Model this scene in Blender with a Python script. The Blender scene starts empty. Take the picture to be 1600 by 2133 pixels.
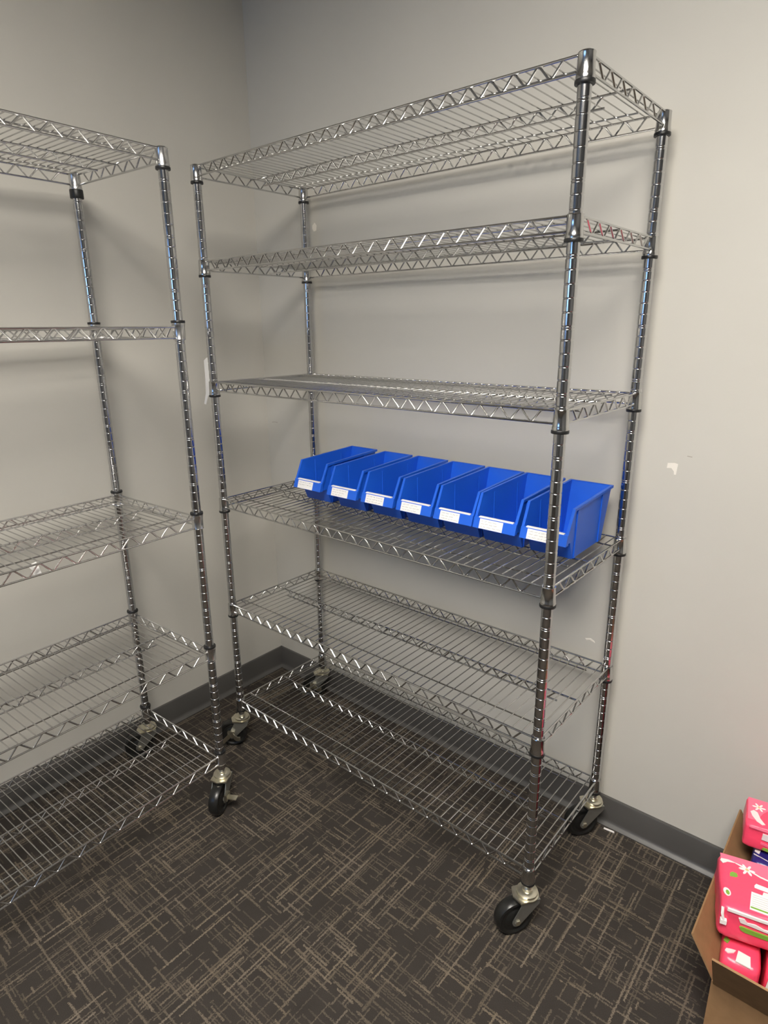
import bpy, bmesh, math, random
from mathutils import Vector, Matrix, noise

random.seed(7)
scene = bpy.context.scene
COL = scene.collection
IN = 0.0254
PI = math.pi

# ------------------------------------------------------------------ materials
def new_mat(name):
    m = bpy.data.materials.new(name)
    m.use_nodes = True
    nt = m.node_tree
    b = nt.nodes['Principled BSDF']
    return m, nt, b

def plain(name, col, rough=0.5, metal=0.0, spec=0.5, bump=0.0, bscale=200.0, var=0.0, vscale=20.0, bdist=0.001):
    m, nt, b = new_mat(name)
    b.inputs['Base Color'].default_value = (*col, 1)
    b.inputs['Roughness'].default_value = rough
    b.inputs['Metallic'].default_value = metal
    b.inputs['Specular IOR Level'].default_value = spec
    tc = nt.nodes.new('ShaderNodeTexCoord')
    if bump:
        n = nt.nodes.new('ShaderNodeTexNoise'); n.inputs['Scale'].default_value = bscale
        n.inputs['Detail'].default_value = 3
        bp = nt.nodes.new('ShaderNodeBump'); bp.inputs['Strength'].default_value = bump
        bp.inputs['Distance'].default_value = bdist
        nt.links.new(tc.outputs['Object'], n.inputs['Vector'])
        nt.links.new(n.outputs['Fac'], bp.inputs['Height'])
        nt.links.new(bp.outputs['Normal'], b.inputs['Normal'])
    if var:
        n = nt.nodes.new('ShaderNodeTexNoise'); n.inputs['Scale'].default_value = vscale
        n.inputs['Detail'].default_value = 4
        mr = nt.nodes.new('ShaderNodeMapRange')
        mr.inputs['From Min'].default_value = 0.3; mr.inputs['From Max'].default_value = 0.7
        mr.inputs['To Min'].default_value = 1 - var; mr.inputs['To Max'].default_value = 1 + var
        mx = nt.nodes.new('ShaderNodeVectorMath'); mx.operation = 'SCALE'
        mx.inputs[0].default_value = col
        nt.links.new(tc.outputs['Object'], n.inputs['Vector'])
        nt.links.new(n.outputs['Fac'], mr.inputs['Value'])
        nt.links.new(mr.outputs['Result'], mx.inputs['Scale'])
        nt.links.new(mx.outputs['Vector'], b.inputs['Base Color'])
    return m

M = {}
M['wall'] = plain('wall_paint', (0.555, 0.537, 0.488), 0.62, spec=0.3, bump=0.12, bscale=260, var=0.02, vscale=3)
M['darkwall'] = plain('darkened_unseen_wall', (0.18, 0.18, 0.18), 0.7, spec=0.3, var=0.03, vscale=3)  # unseen walls made dark so the chrome posts reflect a dim room
M['ceiling'] = plain('ceiling_tile', (0.55, 0.53, 0.49), 0.9, bump=0.3, bscale=120)
M['base'] = plain('vinyl_cove', (0.078, 0.074, 0.070), 0.42, spec=0.5, var=0.06, vscale=8)
M['chrome'] = plain('chrome_post', (0.56, 0.56, 0.565), 0.13, 1.0)
M['wire'] = plain('chrome_wire', (0.58, 0.578, 0.57), 0.16, 1.0)
M['wire_dull'] = plain('zinc_wire', (0.62, 0.617, 0.61), 0.26, 1.0)
M['deck'] = plain('chrome_deck_wire', (0.56, 0.555, 0.54), 0.23, 1.0)
M['deck_dull'] = plain('zinc_deck_wire', (0.52, 0.515, 0.51), 0.25, 1.0)
M['black'] = plain('black_plastic', (0.012, 0.012, 0.012), 0.4)
M['rubber'] = plain('black_rubber', (0.013, 0.013, 0.012), 0.32, spec=0.5)
M['zinc'] = plain('zinc_plate', (0.74, 0.70, 0.57), 0.33, 1.0, var=0.06, vscale=60)
M['fork'] = plain('grey_zinc', (0.36, 0.36, 0.33), 0.5, 0.9, var=0.06, vscale=60)
M['blue'] = plain('blue_plastic', (0.013, 0.115, 0.66), 0.38, spec=0.45, bump=0.05, bscale=600)
M['blue_lip'] = M['blue']
M['paper'] = plain('white_paper', (0.82, 0.81, 0.80), 0.7)
M['ink'] = plain('ink', (0.22, 0.21, 0.21), 0.8)
M['lightink'] = plain('print_grey', (0.55, 0.52, 0.51), 0.8)
M['card'] = plain('cardboard', (0.30, 0.175, 0.085), 0.8, spec=0.2, var=0.08, vscale=40, bump=0.08, bscale=300)
M['card_edge'] = plain('cardboard_edge', (0.42, 0.29, 0.17), 0.85)
M['pink'] = plain('pink_film', (0.94, 0.072, 0.155), 0.32, spec=0.5, bump=0.5, bscale=38, bdist=0.004)
M['pinklight'] = plain('pink_print', (0.95, 0.17, 0.28), 0.32)
M['navy'] = plain('navy_film', (0.022, 0.016, 0.17), 0.3, bump=0.5, bscale=38, bdist=0.004)
M['green'] = plain('green_print', (0.20, 0.40, 0.05), 0.4)
M['white_print'] = plain('white_print', (0.88, 0.84, 0.82), 0.4)
M['pale_print'] = plain('pale_print', (0.80, 0.74, 0.74), 0.4)
M['orange'] = plain('petal_centre', (0.80, 0.50, 0.25), 0.5)
M['patch'] = plain('white_spackle', (0.80, 0.76, 0.69), 0.8)
M['scuff'] = plain('pencil_scuff', (0.36, 0.33, 0.28), 0.8)
M['frame'] = plain('white_enamel', (0.7, 0.7, 0.68), 0.4)
M['bark'] = plain('dark_frame', (0.05, 0.05, 0.05), 0.5)

def emit(name, col, s):
    m, nt, b = new_mat(name)
    b.inputs['Base Color'].default_value = (0.8, 0.8, 0.8, 1)
    b.inputs['Emission Color'].default_value = (*col, 1)
    b.inputs['Emission Strength'].default_value = s
    return m
M['lamp'] = emit('lamp_diffuser', (1.0, 0.945, 0.86), 13.2)
M['glass'] = emit('daylight_glass', (0.22, 0.48, 1.0), 1.7)

def carpet_mat():
    m, nt, b = new_mat('carpet')
    N, L = nt.nodes, nt.links
    tc = N.new('ShaderNodeTexCoord')
    sep = N.new('ShaderNodeSeparateXYZ'); L.new(tc.outputs['Object'], sep.inputs[0])
    def mth(op, a, bb=None, c=None):
        n = N.new('ShaderNodeMath'); n.operation = op
        for i, v in enumerate((a, bb, c)):
            if v is None: continue
            if isinstance(v, (int, float)): n.inputs[i].default_value = v
            else: L.new(v, n.inputs[i])
        return n.outputs[0]
    def nz(scale, detail=2, off=0.0, sx=1, sy=1):
        mp = N.new('ShaderNodeMapping'); mp.inputs['Location'].default_value = (off, off * 1.7, off)
        mp.inputs['Scale'].default_value = (sx, sy, 1)
        L.new(tc.outputs['Object'], mp.inputs['Vector'])
        n = N.new('ShaderNodeTexNoise'); n.inputs['Scale'].default_value = scale; n.inputs['Detail'].default_value = detail
        L.new(mp.outputs[0], n.inputs['Vector']); return n.outputs['Fac']
    def white(a, bb, w):
        cb = N.new('ShaderNodeCombineXYZ')
        L.new(a, cb.inputs[0]); L.new(bb, cb.inputs[1]); cb.inputs[2].default_value = w
        n = N.new('ShaderNodeTexWhiteNoise'); n.noise_dimensions = '3D'; L.new(cb.outputs[0], n.inputs['Vector'])
        return n.outputs['Value']
    def layer(u, v, pitch, length, dens, wob, seed, halfw):
        w1 = mth('MULTIPLY', mth('SUBTRACT', nz(170, 2, seed), 0.5), wob)
        vv = mth('ADD', mth('DIVIDE', v, pitch), w1)
        row = mth('FLOOR', vv)
        fr = mth('ABSOLUTE', mth('SUBTRACT', mth('FRACT', vv), 0.5))
        zero = N.new('ShaderNodeValue'); zero.outputs[0].default_value = 0.37 + seed
        h = white(row, zero.outputs[0], seed)
        uu = mth('ADD', mth('DIVIDE', u, mth('MULTIPLY', length, mth('ADD', 0.55, h))), mth('MULTIPLY', h, 31.7))
        uw = mth('ADD', uu, mth('MULTIPLY', mth('SUBTRACT', nz(60, 2, seed + 5), 0.5), 0.10))
        seg = mth('FLOOR', uw)
        r = white(row, seg, seed + 1.3)
        cl = mth('MULTIPLY', mth('SUBTRACT', nz(5.5, 2, seed + 9), 0.5), 1.1)
        th = mth('SUBTRACT', 1.0 - dens, mth('MULTIPLY', cl, dens * 1.6))
        on = mth('MULTIPLY', mth('GREATER_THAN', r, th), mth('ADD', 0.45, mth('MULTIPLY', white(seg, row, seed + 7.1), 0.6)))
        wd = mth('LESS_THAN', fr, mth('ADD', halfw, mth('MULTIPLY', mth('SUBTRACT', nz(420, 1, seed + 3), 0.5), 0.7)))
        brk = mth('GREATER_THAN', nz(260, 3, seed + 2), 0.39)
        return mth('MULTIPLY', mth('MULTIPLY', on, wd), brk)
    x, y = sep.outputs[0], sep.outputs[1]
    ly = layer(y, x, 0.0092, 0.15, 0.17, 0.6, 1.0, 0.24)
    lx = layer(x, y, 0.0082, 0.085, 0.17, 0.8, 2.0, 0.27)
    fy = layer(y, x, 0.0061, 0.10, 0.20, 0.9, 3.0, 0.26)
    fx = layer(x, y, 0.0057, 0.055, 0.24, 1.1, 4.0, 0.28)
    lm = mth('MAXIMUM', mth('MAXIMUM', ly, mth('MULTIPLY', lx, 0.85)), mth('MAXIMUM', mth('MULTIPLY', fy, 0.5), mth('MULTIPLY', fx, 0.42)))
    # line tint varies
    t = nz(9, 2, 4.0)
    c1 = N.new('ShaderNodeMix'); c1.data_type = 'RGBA'
    c1.inputs[6].default_value = (0.190, 0.150, 0.100, 1); c1.inputs[7].default_value = (0.185, 0.155, 0.128, 1)
    L.new(t, c1.inputs[0])
    g = N.new('ShaderNodeMix'); g.data_type = 'RGBA'
    g.inputs[6].default_value = (0.028, 0.0245, 0.0215, 1); g.inputs[7].default_value = (0.056, 0.048, 0.042, 1)
    L.new(mth('MULTIPLY', mth('ADD', nz(14, 3, 7.0), nz(500, 1, 3.0)), 0.5), g.inputs[0])
    mix = N.new('ShaderNodeMix'); mix.data_type = 'RGBA'
    fuzz = mth('MULTIPLY', lm, mth('ADD', 0.45, mth('MULTIPLY', nz(350, 2, 6.0), 0.85)))
    L.new(fuzz, mix.inputs[0]); L.new(g.outputs[2], mix.inputs[6]); L.new(c1.outputs[2], mix.inputs[7])
    L.new(mix.outputs[2], b.inputs['Base Color'])
    b.inputs['Roughness'].default_value = 0.95
    b.inputs['Specular IOR Level'].default_value = 0.1
    bp = N.new('ShaderNodeBump'); bp.inputs['Strength'].default_value = 0.5; bp.inputs['Distance'].default_value = 0.003
    L.new(nz(420, 2, 1.0), bp.inputs['Height']); L.new(bp.outputs[0], b.inputs['Normal'])
    return m
M['carpet'] = carpet_mat()

# ------------------------------------------------------------------ helpers
def finish(name, bm, mat, parent=None, smooth=False, angle=40, recalc=True):
    if recalc:
        bmesh.ops.recalc_face_normals(bm, faces=bm.faces[:])
    me = bpy.data.meshes.new(name)
    bm.to_mesh(me); bm.free()
    if smooth:
        for p in me.polygons: p.use_smooth = True
        try: me.set_sharp_from_angle(angle=math.radians(angle))
        except Exception: pass
    mats = mat if isinstance(mat, (list, tuple)) else [mat]
    for mm in mats: me.materials.append(mm)
    o = bpy.data.objects.new(name, me)
    COL.objects.link(o)
    if parent: o.parent = parent
    return o

def tag(o, label=None, cat=None, group=None, kind=None):
    if label: o['label'] = label
    if cat: o['category'] = cat
    if group: o['group'] = group
    if kind: o['kind'] = kind
    return o

def empty(name, loc=(0, 0, 0), rz=0):
    o = bpy.data.objects.new(name, None); COL.objects.link(o)
    o.empty_display_size = 0.1
    o.location = loc; o.rotation_euler = (0, 0, rz)
    return o

def box(bm, x0, x1, y0, y1, z0, z1, M4=None, mi=0):
    vs = [Vector((x, y, z)) for x in (x0, x1) for y in (y0, y1) for z in (z0, z1)]
    if M4: vs = [M4 @ v for v in vs]
    v = [bm.verts.new(c) for c in vs]
    fs = []
    for f in ((0, 1, 3, 2), (4, 6, 7, 5), (0, 4, 5, 1), (2, 3, 7, 6), (0, 2, 6, 4), (1, 5, 7, 3)):
        fc = bm.faces.new([v[i] for i in f]); fc.material_index = mi; fs.append(fc)
    return v, fs

def bevel_all(bm, off, seg=2):
    bmesh.ops.bevel(bm, geom=bm.edges[:], offset=off, segments=seg, affect='EDGES', profile=0.5, clamp_overlap=True)

def tube(bm, pts, r, n=6, closed=False):
    pts = [Vector(p) for p in pts]
    rings = []
    up = None
    k = len(pts)
    for i, p in enumerate(pts):
        a = pts[i - 1] if i > 0 else (pts[-1] if closed else pts[0])
        c = pts[i + 1] if i < k - 1 else (pts[0] if closed else pts[-1])
        t = (c - a).normalized()
        if up is None:
            up = Vector((0, 0, 1)) if abs(t.z) < 0.9 else Vector((1, 0, 0))
        u = (up - t * up.dot(t)).normalized()
        w = t.cross(u)
        up = u
        rings.append([bm.verts.new(p + (u * math.cos(2 * PI * j / n) + w * math.sin(2 * PI * j / n)) * r) for j in range(n)])
    m = k if closed else k - 1
    for i in range(m):
        A, B = rings[i], rings[(i + 1) % k]
        for j in range(n):
            bm.faces.new((A[j], A[(j + 1) % n], B[(j + 1) % n], B[j]))
    if not closed:
        bm.faces.new(rings[0][::-1]); bm.faces.new(rings[-1])

def lathe(bm, prof, n=20, M4=None, cap=True):
    rings = []
    for r, z in prof:
        ring = []
        for j in range(n):
            v = Vector((r * math.cos(2 * PI * j / n), r * math.sin(2 * PI * j / n), z))
            ring.append(bm.verts.new(M4 @ v if M4 else v))
        rings.append(ring)
    for A, B in zip(rings, rings[1:]):
        for j in range(n):
            bm.faces.new((A[j], A[(j + 1) % n], B[(j + 1) % n], B[j]))
    if cap:
        bm.faces.new(rings[0][::-1]); bm.faces.new(rings[-1])

def prism(bm, poly, axis, a0, a1, M4=None, mi=0):
    """poly: list of 2-D points; axis 'y' -> (x,z) extruded in y, 'x' -> (y,z), 'z' -> (x,y)"""
    def P(p, a):
        if axis == 'y': v = Vector((p[0], a, p[1]))
        elif axis == 'x': v = Vector((a, p[0], p[1]))
        else: v = Vector((p[0], p[1], a))
        return M4 @ v if M4 else v
    A = [bm.verts.new(P(p, a0)) for p in poly]; B = [bm.verts.new(P(p, a1)) for p in poly]
    k = len(poly)
    bm.faces.new(A[::-1]).material_index = mi; bm.faces.new(B).material_index = mi
    for i in range(k):
        bm.faces.new((A[i], A[(i + 1) % k], B[(i + 1) % k], B[i])).material_index = mi

# ------------------------------------------------------------------ room shell
RX, RY, RZ = 4.3, -5.2, 2.74
def slab(name, args, mat):
    bm = bmesh.new(); box(bm, *args); return tag(finish(name, bm, mat), kind='structure')
T = 0.12
slab('floor', (-T, RX + T, RY - T, T, -0.1, 0.0), M['carpet'])
slab('ceiling', (-T, RX + T, RY - T, T, RZ, RZ + 0.1), M['ceiling'])
wb = slab('wall_back', (-T, RX + T, 0, T, 0, RZ), M['wall'])
wl = slab('wall_left', (-T, 0, RY, 0, 0, RZ), M['wall'])
slab('wall_right', (RX, RX + T, RY, 0, 0, RZ), M['darkwall'])
# front wall (behind the camera) with a window opening
WX0, WX1, WZ0, WZ1 = 0.35, 2.05, 1.52, 2.18
bm = bmesh.new()
box(bm, -T, WX0, RY - T, RY, 0, RZ); box(bm, WX1, RX + T, RY - T, RY, 0, RZ)
box(bm, WX0, WX1, RY - T, RY, 0, WZ0); box(bm, WX0, WX1, RY - T, RY, WZ1, RZ)
tag(finish('wall_front', bm, M['darkwall']), kind='structure')
bm = bmesh.new()
box(bm, WX0, WX1, RY - 0.09, RY - 0.085, WZ0, WZ1)
win = tag(finish('window_1', bm, M['glass']), kind='structure')
bm = bmesh.new()
for a in ((WX0, WX1, WZ0, WZ0 + .04), (WX0, WX1, WZ1 - .04, WZ1), (WX0, WX0 + .04, WZ0, WZ1), (WX1 - .04, WX1, WZ0, WZ1)):
    box(bm, a[0], a[1], RY - 0.085, RY - 0.02, a[2], a[3])
finish('window_frame', bm, M['bark'], win)

# cove baseboards
def baseboard(name, p0, p1, nrm):
    HB = 0.0938
    prof = [(0.0, 0.0), (0.0245, 0.0), (0.0250, 0.0025), (0.0240, 0.0042), (0.0160, 0.0085), (0.0122, 0.0135), (0.0108, 0.0200), (0.0102, HB - 0.003), (0.0085, HB), (0.0, HB)]
    bm = bmesh.new()
    p0, p1, nrm = Vector(p0), Vector(p1), Vector(nrm)
    A = [bm.verts.new(p0 + nrm * d + Vector((0, 0, z))) for d, z in prof]
    B = [bm.verts.new(p1 + nrm * d + Vector((0, 0, z))) for d, z in prof]
    k = len(prof)
    for i in range(k): bm.faces.new((A[i], A[(i + 1) % k], B[(i + 1) % k], B[i]))
    bm.faces.new(A); bm.faces.new(B[::-1])
    return tag(finish(name, bm, M['base'], smooth=True, angle=35), kind='structure')
baseboard('baseboard_back', (0.0, 0, 0), (RX, 0, 0), (0, -1, 0))
baseboard('baseboard_left', (0, 0, 0), (0, RY, 0), (1, 0, 0))

# marks on the walls: patches of white filler and pencil scuffs
def wall_patch(name, cx, cz, pts, mat, wall='back'):
    bm = bmesh.new()
    if wall == 'back': prism(bm, [(cx + p[0], cz + p[1]) for p in pts], 'y', -0.0006, 0.0004)
    else: prism(bm, [(cx + p[0], cz + p[1]) for p in pts], 'x', -0.0004, 0.0006)
    return finish(name, bm, mat, wb if wall == 'back' else wl)
wall_patch('white_patch', 1.588, 1.142, [(-.012, .012), (.004, .014), (.013, .012), (.012, -.002), (.011, -.016), (.006, -.016), (.005, -.008), (-.002, .000), (-.013, -.001)], M['patch'])
wall_patch('white_patch', 0.317, 1.832, [(-.010, .006), (.002, .014), (.010, .004), (.008, -.012), (-.004, -.014), (-.011, -.004)], M['patch'])
wall_patch('white_patch', 1.420, 0.594, [(-.016, .004), (.0, .009), (.012, .003), (.014, -.002), (-.002, .003), (-.012, -.001)], M['patch'])
wall_patch('pencil_scuff', 0.044, 1.124, [(-.016, .001), (.0, .003), (.018, .002), (.018, .0005), (.0, .0012), (-.016, -.001)], M['scuff'])
wall_patch('pencil_scuff', 1.626, 1.176, [(-.006, .002), (.006, .001), (.006, -.001), (-.006, .0)], M['scuff'])

# ------------------------------------------------------------------ ceiling lights (recessed troffers)
def troffer(cx, cy, label, sx=0.60, sy=1.20, strength=None):
    e = empty('ceiling_light', (cx, cy, RZ)); tag(e, label, 'ceiling light')
    bm = bmesh.new()
    w = 0.03
    for a in ((-sx / 2, sx / 2, -sy / 2, -sy / 2 + w), (-sx / 2, sx / 2, sy / 2 - w, sy / 2), (-sx / 2, -sx / 2 + w, -sy / 2 + w, sy / 2 - w), (sx / 2 - w, sx / 2, -sy / 2 + w, sy / 2 - w)):
        box(bm, a[0], a[1], a[2], a[3], -0.018, 0.0)
    finish('light_frame', bm, M['frame'], e)
    bm = bmesh.new(); box(bm, -sx / 2 + w, sx / 2 - w, -sy / 2 + w, sy / 2 - w, -0.012, 0.0)
    finish('diffuser', bm, M['lamp'], e)
    return e
troffer(2.05, -2.0, 'white recessed ceiling light panel above the wire racks', 1.10, 1.10)

# ------------------------------------------------------------------ wire shelving
RP = 0.0127
def post_profile(z0, z1):
    prof = [(RP - 0.001, z0), (RP, z0 + 0.001)]
    k = 0
    z = z1 - 0.022
    zs = []
    while z > z0 + 0.02:
        zs.append(z)
        if k % 5 == 2: zs.append(z - 0.0050)
        z -= IN; k += 1
    for z in sorted(zs):
        for dz, dr in [(0.0018 * t / 4, 0.0009 * (1 - (t / 4) ** 2)) for t in range(-4, 5)]:
            prof.append((RP - dr, z + dz))
    prof += [(RP, z1 - 0.002), (RP - 0.0015, z1 - 0.0004), (0.004, z1)]
    return prof

def zigzag(p0, p1, zt, zb, pitch):
    p0, p1 = Vector(p0), Vector(p1)
    L = (p1 - p0).length; n = max(1, round(L / pitch)); d = (p1 - p0) / L
    pts = []
    key = [(0.0, 1.0), (0.035, 0.975), (0.075, 0.86), (0.425, -0.86), (0.465, -0.975), (0.5, -1.0), (0.535, -0.975), (0.575, -0.86), (0.925, 0.86), (0.965, 0.975)]
    for i in range(n):
        for t, v in key:
            q = p0 + d * (L * (i + t) / n); pts.append((q.x, q.y, (zt + zb) / 2 + v * (zt - zb) / 2))
    q = p1; pts.append((q.x, q.y, zt))
    return pts

SLEEVE_MESH = {}
def make_shelf(rack, L, D, ring, flipped, pitch_s, pitch_z, pitch_e, mat, tall_ring=None):
    """one wire shelf: deck wires, four edge trusses, centre truss, four corner sleeves and black rings.
    local rack frame: back posts at y=0, front posts at y=-D, x from 0 to L"""
    if flipped: zt, zb = -0.0105, -0.0375
    else: zt, zb = 0.0392, 0.0130
    rt, rz_, rs = 0.0025, 0.0022, 0.00155
    o = 0.005; zt0 = zt
    bm = bmesh.new()
    n = round((L - 0.03) / pitch_s)
    for i in range(n + 1):
        x = 0.016 + (L - 0.032) * i / n
        tube(bm, [(x, -D - o, zt), (x, o, zt)], rs, 6)
    for y in (-0.052, -D + 0.052):
        tube(bm, [(-o, y, zt - 0.0034), (L - 0.038, y, zt - 0.0034)], 0.0021, 6)
    deck = finish('shelf', bm, M['deck'] if mat is M['wire'] else M['deck_dull'], rack, smooth=True)
    deck.location = (0, 0, ring)
    def truss(name, a, b, pit, ends=0.0, short=0.0, drop=0.0):
        bm = bmesh.new()
        zt = zt0 - drop
        a, b = Vector(a), Vector(b); d = (b - a).normalized()
        tube(bm, [a + Vector((0, 0, zt)) - d * ends, b + Vector((0, 0, zt)) + d * ends], rt, 8)
        tube(bm, [a + Vector((0, 0, zb)) + d * short, b + Vector((0, 0, zb)) - d * short], rt, 8)
        q0 = a + d * (0.024 + short * 0.6); q1 = b - d * (0.024 + short * 0.6)
        tube(bm, zigzag(q0, q1, zt - 0.001, zb + 0.001, pit), rz_, 6)
        t = finish(name, bm, mat, deck, smooth=True)
        return t
    g = 0.015
    truss('edge_truss', (g, -D - o, 0), (L - g, -D - o, 0), pitch_z)
    truss('edge_truss', (g, o, 0), (L - g, o, 0), pitch_z)
    truss('edge_truss', (-o, -D + g, 0), (-o, -g, 0), pitch_e)
    truss('edge_truss', (L + o, -D + g, 0), (L + o, -g, 0), pitch_e)
    truss('centre_truss', (0.0, -D / 2, 0), (L, -D / 2, 0), pitch_z, 0.0045, 0.05, 0.0036)
    for ci, (x, y) in enumerate(((0, 0), (L, 0), (0, -D), (L, -D))):
        key = flipped
        bm = bmesh.new()
        s = -1 if flipped else 1
        pr = [(RP, -0.003), (0.0166, -0.003), (0.0171, 0.0005), (0.0171, 0.0060), (0.0166, 0.0075), (0.0163, 0.0110), (0.0160, 0.0125), (0.0153, 0.0400), (0.0158, 0.0410), (0.0152, 0.0422), (RP, 0.0420)]
        lathe(bm, [(r, s * z) for r, z in pr], 24, cap=False)
        # the collar's rolled seam ridge
        sl = finish('corner_collar', bm, mat, deck, smooth=True, angle=50); sl.location = (x, y, 0)
        bm = bmesh.new()
        h0, h1 = -0.0062, 0.0005
        if tall_ring == ci: h0 = -0.022
        rr = [(RP, s * h0), (0.0176, s * h0), (0.0181, s * (h0 + 0.001)), (0.0181, s * (h1 - 0.001)), (0.0176, s * h1), (RP, s * h1)]
        lathe(bm, rr, 24, cap=False)
        bk = finish('collar_ring', bm, M['black'], deck, smooth=True, angle=40); bk.location = (x, y, 0)
        bk['label'] = 'black plastic collar ring'
    return deck

def copy_tree(o, parent=None):
    c = o.copy(); COL.objects.link(c)
    if parent is not None: c.parent = parent
    for ch in list(o.children): copy_tree(ch, c)
    return c

def make_caster(rack, x, y, ang, brake):
    """swivel caster below a post; ang = direction the wheel trails"""
    e = empty('caster', (x, y, 0), ang); e.parent = rack
    tr = 0.036; R = 0.0508; zc = R
    Mw = Matrix.Translation((tr, 0, zc)) @ Matrix.Rotation(PI / 2, 4, 'X')
    bm = bmesh.new()
    lathe(bm, [(0.008, -0.017), (0.022, -0.0155), (0.027, -0.012), (0.036, -0.012), (0.041, -0.0155), (0.047, -0.0150), (R - 0.001, -0.010), (R, -0.004), (R, 0.004), (R - 0.001, 0.010), (0.047, 0.0150), (0.041, 0.0155), (0.036, 0.012), (0.027, 0.012), (0.022, 0.0155), (0.008, 0.017)], 40, Mw)
    finish('wheel', bm, M['rubber'], e, smooth=True, angle=35)
    bm = bmesh.new()
    def fork_poly():
        pts = []
        for k in range(9):
            a = PI + PI * k / 8 + 0.45
            pts.append((tr + 0.0135 * math.cos(a), zc + 0.0135 * math.sin(a)))
        pts += [(0.029, 0.093), (0.025, 0.104), (-0.024, 0.104), (-0.023, 0.094)]
        return pts
    fp = fork_poly()
    for s in (-1, 1):
        prism(bm, fp, 'y', s * 0.0215, s * 0.0240)
    box(bm, -0.025, 0.030, -0.024, 0.024, 0.1025, 0.1065)
    fk = finish('fork', bm, M['fork'], e)
    bm = bmesh.new()
    lathe(bm, [(0.0075, -0.028), (0.0085, -0.0265), (0.0085, 0.0265), (0.0075, 0.028)], 6, Mw)
    finish('axle_bolt', bm, M['zinc'], e)
    bm = bmesh.new()
    lathe(bm, [(0.025, 0.1065), (0.0290, 0.1072), (0.0290, 0.1112), (0.0250, 0.1125), (0.0250, 0.1142), (0.0265, 0.1150), (0.0265, 0.1195), (0.021, 0.1222), (0.0135, 0.123), (0.0135, 0.1275), (0.0112, 0.1285)], 28)
    # squared upper plate edge
    prism(bm, [(0.0, -0.027), (0.030, -0.027), (0.040, 0.0), (0.030, 0.027), (0.0, 0.027)], 'z', 0.1065, 0.1112)
    finish('swivel_raceway', bm, M['zinc'], e, smooth=True, angle=30)
    bm = bmesh.new()
    lathe(bm, [(0.0105, 0.12), (0.0105, 0.146)], 16)
    finish('stem', bm, M['chrome'], e, smooth=True)
    if brake:
        bm = bmesh.new()
        s = 1 if brake > 0 else -1
        # bracket, then two curved wings of the foot lever
        box(bm, tr - 0.012, tr + 0.014, min(s * 0.024, s * 0.034), max(s * 0.024, s * 0.034), zc + 0.002, zc + 0.022)
        if abs(brake) == 2:
            box(bm, tr - 0.009, tr + 0.011, min(s * 0.030, s * 0.062), max(s * 0.030, s * 0.062), zc + 0.008, zc + 0.0105)
        for d in (() if abs(brake) == 2 else (-1, 1)):
            pts = []
            for k in range(8):
                t = k / 7
                pts.append((tr + d * (0.006 + 0.034 * t), s * (0.033 + 0.030 * math.sin(t * 1.5)), zc + 0.006 + (0.010 * t * t if d < 0 else -0.016 * t)))
            ra, rb = [], []
            for k, p in enumerate(pts):
                p = Vector(p); hh = 0.0105 * (1 - 0.35 * (k / 7) ** 2)
                ra.append([bm.verts.new(p + Vector((0, dy, dz))) for dy, dz in ((-0.0012, -hh), (0.0012, -hh), (0.0012, hh), (-0.0012, hh))])
            for A, B in zip(ra, ra[1:]):
                for j in range(4): bm.faces.new((A[j], A[(j + 1) % 4], B[(j + 1) % 4], B[j]))
            bm.faces.new(ra[0][::-1]); bm.faces.new(ra[-1])
        finish('brake_lever', bm, M['zinc'], e, smooth=True, angle=40)
    return e

def make_rack(name, loc, rz, L, D, rings, flips, ztop, specs, casters, label, mat, tall=None):
    e = empty(name, loc, rz)
    tag(e, label, 'shelving rack', 'chrome wire shelving racks')
    bm = bmesh.new(); lathe(bm, post_profile(0.137, ztop), 24)
    p0 = finish('post', bm, M['chrome'], e, smooth=True, angle=22)
    for (x, y) in ((L, 0), (0, -D), (L, -D)):
        c = p0.copy(); COL.objects.link(c); c.parent = e; c.location = (x, y, 0)
    proto = {}
    for i, (z, f) in enumerate(zip(rings, flips)):
        tk = tall if i == 0 else None
        if (f, tk) in proto:
            s = copy_tree(proto[(f, tk)], e); s.location = (0, 0, z)
        else:
            s = make_shelf(e, L, D, z, f, *specs, mat, tall_ring=tk); proto[(f, tk)] = s
    for (x, y), (a, b) in zip(((0, 0), (L, 0), (0, -D), (L, -D)), casters):
        make_caster(e, x, y, a - rz, b)
    return e

GX, GY, GZ = -0.0402, 0.0330, -0.0300
L1, D1 = 1.1675, 0.4172
rings1 = [z + GZ for z in (1.9326, 1.6786, 1.3230, 0.9420, 0.5610, 0.1800)]
rad = math.radians
rackA = make_rack('wire_shelving_rack', (0.3721 + GX, -0.0947 + GY, 0), -0.0073, L1, D1, rings1, [False] * 6, rings1[0] + 0.0445,
          (0.0254, 0.0488, 0.0525),
          [(rad(215), 1), (rad(232), 0), (rad(220), 1), (rad(236), 0)],
          'six-tier chrome wire shelving rack on casters holding a row of blue bins', M['wire'])
rings2 = [z + GZ for z in (1.9031, 1.5397, 1.0205, 0.6002, 0.2273)]
lth = 0.0425
B2 = Vector((0.1515 + GX, -0.7644 + GY, 0))
xdir = Vector((-math.sin(lth), math.cos(lth), 0))
o2 = B2 - xdir * L1
rackB = make_rack('wire_shelving_rack', (o2.x, o2.y, 0), PI / 2 + lth, L1, D1, rings2, [False, True, True, True, True], rings2[0] + 0.0445,
          (0.0200, 0.0572, 0.0615),
          [(rad(250), 0), (rad(245), 0), (rad(260), 0), (rad(300), 2)],
          'five-tier empty chrome wire shelving rack along the left wall', M['wire_dull'], tall=1)

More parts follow.
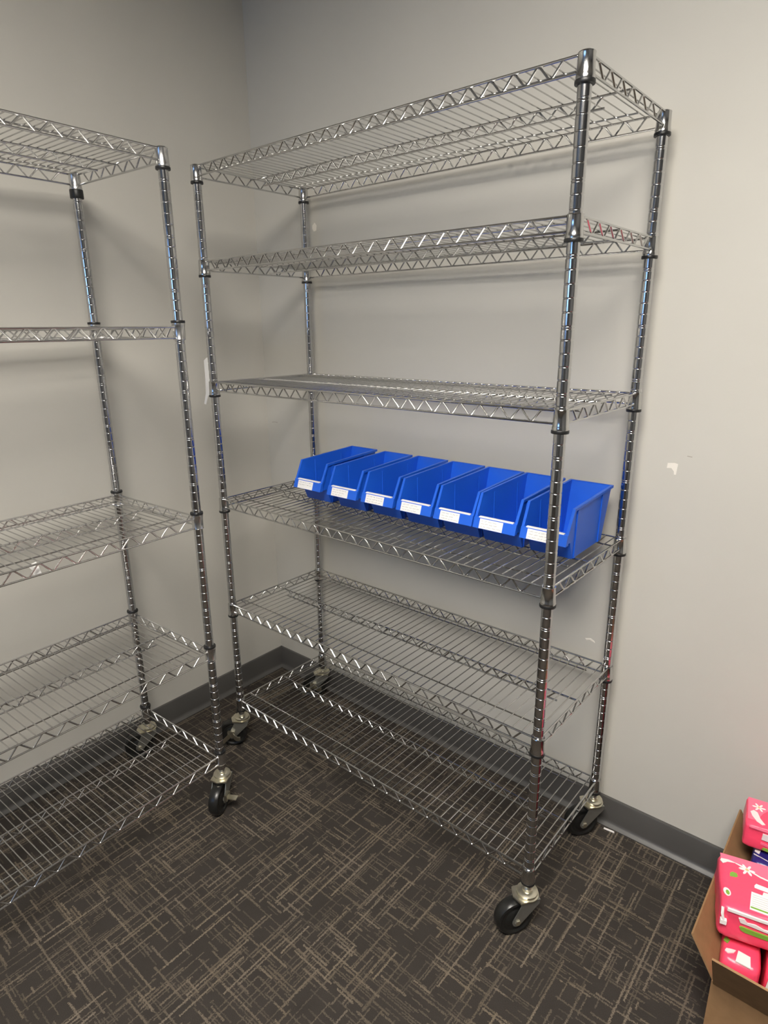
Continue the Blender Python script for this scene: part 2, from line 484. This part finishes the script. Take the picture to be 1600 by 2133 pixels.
# ------------------------------------------------------------------ blue bins
SHZ = rings1[3] + 0.0392 + 0.0018
def scribble(bm, x0, x1, z, h, y, seed, frac=1.0, axis='front'):
    """wavy pen strokes like one line of handwriting on a card facing -y"""
    rnd = random.Random(seed)
    x = x0
    while x < x0 + (x1 - x0) * frac:
        wl = rnd.uniform(0.005, 0.013)
        pts = []
        k = int(wl / 0.0008)
        for i in range(k):
            t = x + i * 0.0008
            if t > x1: break
            pts.append((t, y, z + rnd.uniform(-h, h)))
        if len(pts) > 2: tube(bm, pts, 0.00030, 4)
        x += wl + rnd.uniform(0.0012, 0.003)

def make_bin(x0, yoff, label, seed, lines):
    e = empty('storage_bin', (x0 + 0.0605 + GX, -0.24 + yoff + GY, SHZ))
    tag(e, label, 'bin', 'blue bins on the fourth shelf')
    # outlines (local: x centred, y relative to -0.24)
    Y = lambda y: y + 0.24
    prof = [(Y(-.147), 0.0), (Y(-.332), 0.0), (Y(-.352), 0.0470), (Y(-.375), 0.0480), (Y(-.376), 0.071), (Y(-.347), 0.130), (Y(-.110), 0.139)]
    def hw(y, z):
        t = (y - Y(-.38)) / (Y(-.11) - Y(-.38))
        return (0.0580 * (1 - t) + 0.0550 * t) - (0.0030 * (1 - z / 0.139))
    bm = bmesh.new()
    Lf = [bm.verts.new((-hw(y, z), y, z)) for y, z in prof]
    Rt = [bm.verts.new((hw(y, z), y, z)) for y, z in prof]
    bm.faces.new(Lf); bm.faces.new(Rt[::-1])
    bm.faces.new((Lf[0], Rt[0], Rt[1], Lf[1]))          # bottom
    bm.faces.new((Lf[1], Rt[1], Rt[2], Lf[2]))          # sloping front
    bm.faces.new((Lf[2], Rt[2], Rt[3], Lf[3]))          # ledge under the lip
    bm.faces.new((Lf[3], Rt[3], Rt[4], Lf[4]))          # low front wall
    bm.faces.new((Lf[6], Rt[6], Rt[0], Lf[0]))          # back
    bmesh.ops.recalc_face_normals(bm, faces=bm.faces[:])
    bmesh.ops.solidify(bm, geom=bm.faces[:], thickness=0.0026)
    # stiffening ribs on the outside of both walls, and faint ribs inside
    for s in (-1, 1):
        for yy, w in ((Y(-.322), 0.010), (Y(-.168), 0.012)):
            zt_ = 0.122 if yy < Y(-.25) else 0.129
            a = hw(yy, 0.0); b2 = hw(yy, zt_)
            M4 = Matrix.Identity(4)
            v0 = [(s * (a - 0.001), yy - w / 2, 0.001), (s * (a + 0.0028), yy - w / 2, 0.001), (s * (a + 0.0028), yy + w / 2, 0.001), (s * (a - 0.001), yy + w / 2, 0.001)]
            v1 = [(s * (b2 - 0.001), yy - w / 2, zt_), (s * (b2 + 0.0028), yy - w / 2, zt_), (s * (b2 + 0.0028), yy + w / 2, zt_), (s * (b2 - 0.001), yy + w / 2, zt_)]
            A = [bm.verts.new(p) for p in v0]; B = [bm.verts.new(p) for p in v1]
            bm.faces.new(A); bm.faces.new(B[::-1])
            for j in range(4): bm.faces.new((A[j], A[(j + 1) % 4], B[(j + 1) % 4], B[j]))
        for yy in (Y(-.292), Y(-.168)):
            zt_ = 0.122
            a = hw(yy, 0.004) - 0.0026; b2 = hw(yy, zt_) - 0.0026
            w = 0.006
            A = [bm.verts.new(p) for p in ((s * a, yy - w / 2, .003), (s * (a - .0012), yy - w / 4, .003), (s * (a - .0012), yy + w / 4, .003), (s * a, yy + w / 2, .003))]
            B = [bm.verts.new(p) for p in ((s * b2, yy - w / 2, zt_), (s * (b2 - .0012), yy - w / 4, zt_), (s * (b2 - .0012), yy + w / 4, zt_), (s * b2, yy + w / 2, zt_))]
            bm.faces.new(A); bm.faces.new(B[::-1])
            for j in range(4): bm.faces.new((A[j], A[(j + 1) % 4], B[(j + 1) % 4], B[j]))
    finish('tub', bm, M['blue'], e)
    # rolled rim along the sides and back
    bm = bmesh.new()
    rim = []
    for s in (-1, 1):
        rim.append([Vector((s * hw(y, z), y, z)) for y, z in ((Y(-.376), 0.070), (Y(-.348), 0.129), (Y(-.110), 0.139))])
    path = rim[0] + rim[1][::-1]
    def rsec(p, s, inward):
        return p
    # flat flange: extrude a small rectangle along the path (outwards 4 mm, 5 mm deep)
    secs = []
    nP = len(path)
    for i, p in enumerate(path):
        out = Vector((-1, 0, 0)) if i < 2 else (Vector((1, 0, 0)) if i > 3 else Vector((-1 if i == 2 else 1, 1, 0)))
        if i in (0, 1, 2): tdir = (path[min(i + 1, 2)] - path[max(i - 1, 0)]).normalized()
        else: tdir = (path[min(i + 1, nP - 1)] - path[max(i - 1, 3)]).normalized()
        if i in (2, 3): nn = Vector((0, 0, 1))
        else:
            nn = Vector((0, -tdir.z, tdir.y)) if tdir.y >= 0 else Vector((0, tdir.z, -tdir.y))
            nn.normalize()
            if nn.z < 0: nn = -nn
        o_ = out * 0.0040
        i_ = out * -0.0030
        secs.append([bm.verts.new(p + i_ + nn * 0.0012), bm.verts.new(p + o_ + nn * 0.0012), bm.verts.new(p + o_ - nn * 0.0055), bm.verts.new(p + i_ - nn * 0.0055)])
    for A, B in zip(secs, secs[1:]):
        for j in range(4): bm.faces.new((A[j], A[(j + 1) % 4], B[(j + 1) % 4], B[j]))
    bm.faces.new(secs[0][::-1]); bm.faces.new(secs[-1])
    finish('rim', bm, M['blue'], e)
    bm = bmesh.new()
    # the lip leans back, so its face looks slightly upwards
    yb, yt, zb_, zt_ = Y(-.388), Y(-.379), 0.0460, 0.0730
    face = lambda z, out=0.0: yb + (yt - yb) * (z - zb_) / (zt_ - zb_) - out
    prism(bm, [(yb, zb_), (yt, zt_), (Y(-.3705), zt_ + .0005), (Y(-.3735), zb_)], 'x', -0.0605, 0.0605)
    bevel_all(bm, 0.0012, 2)
    finish('front_lip', bm, M['blue'], e)
    bm = bmesh.new()
    prism(bm, [(yt + .0004, zt_ - .0008), (yt + .0008, zt_ + .0022), (Y(-.3710), zt_ + .0026), (Y(-.3712), zt_ - .0004)], 'x', -0.047, 0.050)
    finish('label_strip', bm, M['paper'], e)['label'] = 'white paper strip along the top of the lip'
    bm = bmesh.new()
    rnd = random.Random(seed)
    cx0, cx1 = -0.0415 + rnd.uniform(-.002, .002), 0.024 + rnd.uniform(-.003, .004)
    cz0, cz1 = zb_ + .0015, zt_ - .0020
    prism(bm, [(face(cz0, .0008), cz0), (face(cz1, .0008), cz1), (face(cz1, -.0004), cz1), (face(cz0, -.0004), cz0)], 'x', cx0, cx1)
    card = finish('label_card', bm, M['paper'], e); card['label'] = 'white card with handwriting'
    bm = bmesh.new()
    for i in range(lines):
        z = cz1 - 0.0050 - i * 0.0068
        scribble(bm, cx0 + 0.005, cx1 - 0.004, z, 0.0013, face(z, 0.0011), seed * 10 + i, rnd.uniform(0.72, 0.98))
    finish('handwriting', bm, M['ink'], card)
    return e
xs = [0.574, 0.729, 0.866, 1.001, 1.1320, 1.257, 1.390]
binlab = ['blue plastic bin at the far left end of the row, farthest from the packages',
          'blue plastic bin second from the left end of the row on the fourth shelf',
          'blue plastic bin third from the left, just left of the middle of the row',
          'blue plastic bin in the exact middle of the row of seven',
          'blue plastic bin just right of the middle of the row',
          'blue plastic bin second from the right, next to the one behind the post',
          'blue plastic bin at the right end of the row, partly behind the front post']
for i, x in enumerate(xs):
    make_bin(x, 0.004 if i in (0, 2) else (0.0 if i != 3 else 0.002), binlab[i], 11 + i, 2 if i == 0 else 3)

# ------------------------------------------------------------------ little papers
bm = bmesh.new()
pl = [(0.3600, 1.441), (0.340, 1.436), (0.327, 1.428), (0.326, 1.37), (0.322, 1.325), (0.308, 1.291), (0.318, 1.289), (0.333, 1.318), (0.3600, 1.322)]
prism(bm, [(x + GX, z + GZ) for x, z in pl], 'y', -0.5125 + GY, -0.5116 + GY)
tag(finish('paper_tag', bm, M['paper']), 'white paper strip stuck to the front left post of the bin rack', 'paper')
bm = bmesh.new()
xf = B2.x + math.cos(lth) * (D1 + 0.005)
def P(y, z, dx): return bm.verts.new((0.5655 + dx + GX, y + GY, z + GZ))
pts = [(-1.205, 1.005, .006), (-1.184, 1.008, .004), (-1.180, 0.990, .009), (-1.179, 0.977, .013), (-1.197, 0.979, .012), (-1.196, 0.992, .008)]
A = [P(y, z, d) for y, z, d in pts]; B = [P(y, z, d + 0.0008) for y, z, d in pts]
bm.faces.new(A); bm.faces.new(B[::-1])
for j in range(6): bm.faces.new((A[j], A[(j + 1) % 6], B[(j + 1) % 6], B[j]))
tag(finish('paper_scrap', bm, M['paper']), 'small white paper scrap stuck in the front truss of the empty rack', 'paper')
bm = bmesh.new()
M4 = Matrix.Translation((1.545, -0.0335, 0.0)) @ Matrix.Rotation(rad(8), 4, 'Z')
prism(bm, [(-.016, -.002), (.016, -.0035), (.014, .002), (-.016, .003)], 'z', 0.0005, 0.003, M4)
tag(finish('plastic_strip', bm, M['white_print']), 'thin white strip lying on carpet against the baseboard', 'strip')

# ------------------------------------------------------------------ cardboard box with packages
BX0, BX1, BY0, BY1, BZ = 1.962 + GX, 2.362 + GX, -0.547 + GY, -0.092 + GY, 0.23 + GZ
ct = 0.004
be = empty('cardboard_box', ((BX0 + BX1) / 2, (BY0 + BY1) / 2, 0))
tag(be, 'open brown cardboard box filled with pink packages by the back wall', 'box')
def bpart(name, build, mat=None, label=None):
    bm = bmesh.new(); build(bm)
    o = finish(name, bm, mat or M['card'], be)
    o.matrix_parent_inverse = Matrix.Translation(be.location).inverted()
    if label: o['label'] = label
    return o
def walls(bm):
    box(bm, BX0, BX1, BY0, BY0 + ct, 0.001, BZ); box(bm, BX0, BX1, BY1 - ct, BY1, 0.001, BZ)
    box(bm, BX0, BX0 + ct, BY0 + ct, BY1 - ct, 0.001, BZ); box(bm, BX1 - ct, BX1, BY0 + ct, BY1 - ct, 0.001, BZ)
    box(bm, BX0, BX1, BY0, BY1, 0.001, 0.005)
bpart('carton', walls)
def flap(bm, h0, h1, out, up, t=0.004):
    """hinge h0->h1, leaning by out*up vector"""
    h0, h1, v = Vector(h0), Vector(h1), Vector(up)
    n = (h1 - h0).cross(v).normalized() * t
    a = [h0, h1, h1 + v, h0 + v]
    A = [bm.verts.new(p) for p in a]; B = [bm.verts.new(p + n) for p in a]
    bm.faces.new(A); bm.faces.new(B[::-1])
    for j in range(4): bm.faces.new((A[j], A[(j + 1) % 4], B[(j + 1) % 4], B[j]))
bpart('flap', lambda bm: flap(bm, (BX0, BY0 + .003, BZ), (BX0, BY1 - .003, BZ), 0, (-.050, 0, .085)))
bpart('flap', lambda bm: flap(bm, (BX0 + .004, BY0, BZ), (BX1 - .004, BY0, BZ), 0, (0, -.097, .161)))
bpart('flap', lambda bm: flap(bm, (BX1, BY0 + .003, BZ), (BX1, BY1 - .003, BZ), 0, (.055, 0, .08)))
bpart('flap', lambda bm: flap(bm, (BX0 + .004, BY1 + .001, BZ), (BX1 - .004, BY1 + .001, BZ), 0, (0, .022, -.095)))

def pack_mesh(w, d, h, r, seed, wr=0.002, n=14):
    bm = bmesh.new()
    bmesh.ops.create_cube(bm, size=2.0)
    bmesh.ops.subdivide_edges(bm, edges=bm.edges[:], cuts=n, use_grid_fill=True)
    hx, hy, hz = w / 2, d / 2, h / 2
    for v in bm.verts:
        p = Vector((v.co.x * hx, v.co.y * hy, v.co.z * hz))
        q = Vector((max(-hx + r, min(hx - r, p.x)), max(-hy + r, min(hy - r, p.y)), max(-hz + r, min(hz - r, p.z))))
        dl = p - q
        if dl.length > 1e-9: p = q + dl.normalized() * r
        # wrinkles, mostly on the side walls
        sidew = 1.0 if abs(v.co.z) < 0.9 else 0.25
        nv = noise.noise_vector(p * 34 + Vector((seed * 3.1, seed, 0))) * wr * sidew
        v.co = p + nv
    return bm
def make_pack(name, corner, rz, w, d, h, ztop, seed, mat, label, cat, tilt=(0, 0), group=None, r=0.014, wr=0.0022):
    """corner = front-left top corner in plan"""
    ztop += GZ
    c = Vector((corner[0] + GX, corner[1] + GY, 0)) + Matrix.Rotation(rz, 3, 'Z') @ Vector((w / 2, d / 2, 0))
    e = empty(name, (c.x, c.y, ztop - h), rz)
    e.rotation_euler = (tilt[0], tilt[1], rz)
    tag(e, label, cat, group)
    b = finish('wrapper', pack_mesh(w, d, h, r, seed, wr), mat, e, smooth=True, angle=180)
    b.location = (0, 0, h / 2)
    return e
def decal(name, parent, poly, face, w, d, h, mat, t=0.0012, off=0.0):
    """thin print on top ('top': x,y from front-left corner) or on the front ('front': x, z from bottom-left)"""
    bm = bmesh.new()
    if face == 'top': prism(bm, [(x - w / 2, y - d / 2) for x, y in poly], 'z', h - 0.0008, h + t + off)
    else: prism(bm, [(x - w / 2, z) for x, z in poly], 'y', -d / 2 - t - off, -d / 2 + 0.0008)
    return finish(name, bm, mat, parent)
def oval(cx, cy, a, b, rot=0, n=14):
    return [(cx + a * math.cos(t) * math.cos(rot) - b * math.sin(t) * math.sin(rot), cy + a * math.cos(t) * math.sin(rot) + b * math.sin(t) * math.cos(rot)) for t in [2 * PI * i / n for i in range(n)]]
def flower(cx, cy, R):
    pts = []
    for i in range(36):
        t = 2 * PI * i / 36
        pts.append((cx + R * (0.62 + 0.38 * math.cos(6 * t)) * math.cos(t), cy + R * (0.62 + 0.38 * math.cos(6 * t)) * math.sin(t)))
    return pts
def band(pts, w):
    up, dn = [], []
    for i, p in enumerate(pts):
        a = Vector(pts[max(i - 1, 0)]); b2 = Vector(pts[min(i + 1, len(pts) - 1)])
        t = (b2 - a).normalized(); nn = Vector((-t.y, t.x)) * w / 2
        up.append(tuple(Vector(p) + nn)); dn.append(tuple(Vector(p) - nn))
    return up + dn[::-1]

# big pack on top, nearest the camera
w, d, h = 0.235, 0.152, 0.084
A_ = make_pack('sanitary_pad_pack', (1.9500, -0.494), rad(15), w, d, h, 0.375, 3, M['pink'],
               'largest pink pad pack on top at the front, with the printed text panel', 'package', group='packs of pads in the box')
T_ = lambda n, poly, m, **k: decal(n, A_, poly, 'top', w, d, h, m, **{'t': 0.0007, **k})
F_ = lambda n, poly, m, **k: decal(n, A_, [(x, z * 0.86) for x, z in poly], 'front', w, d, h, m, **k)
T_('light_corner_print', [(0.004, 0.148), (0.004, 0.132), (0.02, 0.134), (0.05, 0.126), (0.09, 0.108), (0.15, 0.10), (0.231, 0.10), (0.231, 0.148)], M['pinklight'], t=0.0008)
T_('curved_line_print', band([(0.034, 0.1305), (0.055, 0.121), (0.08, 0.109), (0.11, 0.102), (0.16, 0.0985)], 0.0035), M['white_print'])
T_('pad_print', [(0.003, 0.126), (0.008, 0.119), (0.018, 0.127), (0.034, 0.130), (0.038, 0.138), (0.034, 0.144), (0.02, 0.142), (0.006, 0.135)], M['pale_print'])
T_('flower_print', flower(0.055, 0.118, 0.016), M['white_print'], t=0.0015)
T_('flower_centre', oval(0.055, 0.118, 0.0035, 0.0035), M['orange'], t=0.0019)
T_('green_leaf_print', [(0.020, 0.086), (0.021, 0.096), (0.026, 0.101), (0.034, 0.100), (0.036, 0.092), (0.032, 0.088)], M['green'])
T_('green_badge_print', oval(0.0125, 0.040, 0.007, 0.0105, 0.2), M['pale_print'])
T_('green_badge_print', oval(0.0135, 0.038, 0.0035, 0.006, 0.2), M['green'], t=0.0016)
T_('white_word_print', [(0.066, 0.080), (0.070, 0.0865), (0.12, 0.080), (0.12, 0.068), (0.066, 0.0745)], M['white_print'])
T_('grey_square_print', [(0.078, 0.056), (0.082, 0.069), (0.12, 0.066), (0.12, 0.053)], M['pale_print'])
tp = T_('text_panel', [(0.052, 0.012), (0.059, 0.060), (0.126, 0.054), (0.126, 0.008)], M['white_print'], t=0.0014)
tp['label'] = 'white printed text panel'
for i in range(6):
    yy = 0.052 - i * 0.0058
    T_('text_line', band([(0.0605 - i * .0009, yy), (0.09, yy - .0015), (0.120, yy - .0035)], 0.0013), M['lightink'], t=0.0018)
T_('green_bar_print', band([(0.054, 0.0175), (0.085, 0.0155), (0.104, 0.0135)], 0.004), M['green'], t=0.0018)
F_('white_seam_print', band([(0.012, 0.0925), (0.03, 0.0915), (0.07, 0.0895), (0.15, 0.0885), (0.23, 0.088)], 0.007), M['white_print'], t=0.0030)
F_('word_print', [(0.034, 0.077), (0.044, 0.079), (0.050, 0.071), (0.064, 0.073), (0.080, 0.066), (0.094, 0.067), (0.097, 0.060), (0.080, 0.061), (0.058, 0.064), (0.038, 0.066)], M['pale_print'], t=0.0026)
F_('green_bar_print', [(0.038, 0.052), (0.042, 0.055), (0.12, 0.048), (0.23, 0.045), (0.23, 0.034), (0.12, 0.038), (0.05, 0.041), (0.041, 0.045)], M['green'], t=0.0028)
bm = bmesh.new()
tube(bm, [(-w / 2 + 0.004, -d / 2 + 0.004, 0.077), (-w / 2 + 0.004, -d / 2 - 0.003, 0.066), (-w / 2 + 0.008, -d / 2 - 0.003, 0.051)], 0.003, 6)
box(bm, -w / 2 + 0.002, -w / 2 + 0.014, -d / 2 - 0.006, -d / 2 + 0.002, 0.042, 0.052)
finish('seal_strap', bm, M['white_print'], A_, smooth=True)['label'] = 'white seal strip on the corner'

# pack behind it, on top of the navy one
w2, d2, h2 = 0.20, 0.105, 0.066
B_ = make_pack('sanitary_pad_pack', (1.943, -0.236), rad(10), w2, d2, h2, 0.392, 5, M['pink'],
               'pink pad pack highest at the back, lying on the navy pack', 'package', group='packs of pads in the box', r=0.010)
decal('light_corner_print', B_, [(0.004, 0.100), (0.004, 0.02), (0.022, 0.02), (0.035, 0.05), (0.06, 0.09), (0.065, 0.1)], 'top', w2, d2, h2, M['pinklight'], t=0.0008)
decal('pad_print', B_, [(0.009, 0.047), (0.016, 0.055), (0.024, 0.050), (0.030, 0.030), (0.040, 0.014), (0.034, 0.010), (0.022, 0.018), (0.013, 0.033)], 'top', w2, d2, h2, M['pale_print'])
decal('flower_print', B_, flower(0.027, 0.070, 0.015), 'top', w2, d2, h2, M['white_print'])
decal('flower_centre', B_, oval(0.027, 0.070, 0.003, 0.003), 'top', w2, d2, h2, M['orange'], t=0.0016)
decal('white_seam_print', B_, band([(0.008, 0.0610), (0.04, 0.0600), (0.1, 0.0585), (0.19, 0.058)], 0.003), 'front', w2, d2, h2, M['pinklight'], t=0.0030)
decal('white_label_print', B_, [(0.036, 0.036), (0.037, 0.052), (0.07, 0.051), (0.07, 0.034)], 'front', w2, d2, h2, M['pale_print'], t=0.0026)
decal('green_bar_print', B_, [(0.040, 0.009), (0.043, 0.015), (0.09, 0.011), (0.09, 0.004)], 'front', w2, d2, h2, M['green'], t=0.0026)
decal('word_print', B_, [(0.036, 0.028), (0.050, 0.026), (0.08, 0.022), (0.08, 0.017), (0.05, 0.020), (0.036, 0.023)], 'front', w2, d2, h2, M['pinklight'], t=0.0026)

w3, d3, h3 = 0.22, 0.165, 0.280
C_ = make_pack('sanitary_pad_pack', (1.9685, -0.262), rad(4), w3, d3 - 0.02, h3, 0.318, 6, M['navy'],
               'navy blue pack wedged under the rear pink pack', 'package', group='packs of pads in the box', r=0.010, wr=0.0015)
decal('pale_square_print', C_, [(0.004, 0.036), (0.006, 0.056), (0.017, 0.053), (0.014, 0.032)], 'top', w3, d3 - .02, h3, M['pale_print'])
decal('pale_line_print', C_, band([(0.003, 0.026), (0.04, 0.018), (0.09, 0.016)], 0.0012), 'top', w3, d3 - .02, h3, M['pale_print'])

w4, d4, h4 = 0.072, 0.215, 0.236
D_ = make_pack('sanitary_pad_pack', (1.9685, -0.520), rad(9), w4, d4, h4, 0.273, 8, M['pink'],
               'pink pad pack under the largest one, at the left front corner of the box', 'package', group='packs of pads in the box', r=0.013)
decal('white_square_print', D_, [(0.026, 0.004), (0.030, 0.032), (0.052, 0.028), (0.053, 0.001)], 'top', w4, d4, h4, M['white_print'], t=0.002)
decal('pad_print', D_, [(0.006, 0.020), (0.012, 0.016), (0.022, 0.022), (0.026, 0.030), (0.018, 0.029), (0.008, 0.026)], 'top', w4, d4, h4, M['pale_print'], t=0.002)
decal('green_leaf_print', D_, [(0.002, 0.045), (0.010, 0.040), (0.014, 0.050), (0.006, 0.056)], 'top', w4, d4, h4, M['green'], t=0.002)
w5, d5, h5 = 0.20, 0.20, 0.234
E_ = make_pack('sanitary_pad_pack', (2.046, -0.500), rad(6), w5, d5, h5, 0.270, 9, M['pink'],
               'pink pad pack under the largest one, at the right edge of the photo', 'package', group='packs of pads in the box', r=0.013)
decal('pad_print', E_, [(0.004, 0.010), (0.012, 0.006), (0.022, 0.014), (0.016, 0.022), (0.006, 0.018)], 'top', w5, d5, h5, M['pale_print'], t=0.002)
decal('white_square_print', E_, [(0.004, 0.200), (0.030, 0.204), (0.034, 0.224), (0.006, 0.222)], 'front', w5, d5, h5, M['white_print'], t=0.002)

# ------------------------------------------------------------------ camera
F_PX, yaw, pitch, roll = 1304.655, -0.698008, -0.287964, -0.0090314
Cc = Vector((2.0296, -1.6769, 1.4963))
fw = Vector((math.sin(yaw) * math.cos(pitch), math.cos(yaw) * math.cos(pitch), math.sin(pitch)))
r0 = Vector((math.cos(yaw), -math.sin(yaw), 0)); u0 = r0.cross(fw)
r1 = r0 * math.cos(roll) + u0 * math.sin(roll); u1 = u0 * math.cos(roll) - r0 * math.sin(roll)
cam = bpy.data.cameras.new('camera'); co = bpy.data.objects.new('camera', cam); COL.objects.link(co)
cam.sensor_fit = 'HORIZONTAL'; cam.sensor_width = 36.0; cam.lens = F_PX / 1600 * 36.0
cam.clip_start = 0.02
mw = Matrix((( r1.x, u1.x, -fw.x, Cc.x), (r1.y, u1.y, -fw.y, Cc.y), (r1.z, u1.z, -fw.z, Cc.z), (0, 0, 0, 1)))
co.matrix_world = mw
scene.camera = co

w_ = bpy.data.worlds.new('world'); scene.world = w_; w_.use_nodes = True
w_.node_tree.nodes['Background'].inputs[0].default_value = (0.02, 0.02, 0.02, 1)
w_.node_tree.nodes['Background'].inputs[1].default_value = 0.2
vs = scene.view_settings
vs.view_transform = 'Standard'; vs.look = 'None'; vs.gamma = 1.0; vs.exposure = 1.62
vs.use_curve_mapping = False
scene.cycles.max_bounces = 7
scene.cycles.diffuse_bounces = 3
scene.cycles.glossy_bounces = 4
scene.cycles.use_adaptive_sampling = True
scene.cycles.adaptive_threshold = 0.06
scene.cycles.adaptive_min_samples = 20
scene.cycles.sample_clamp_indirect = 6.0
try:
    scene.cycles.use_denoising = True
except Exception:
    pass
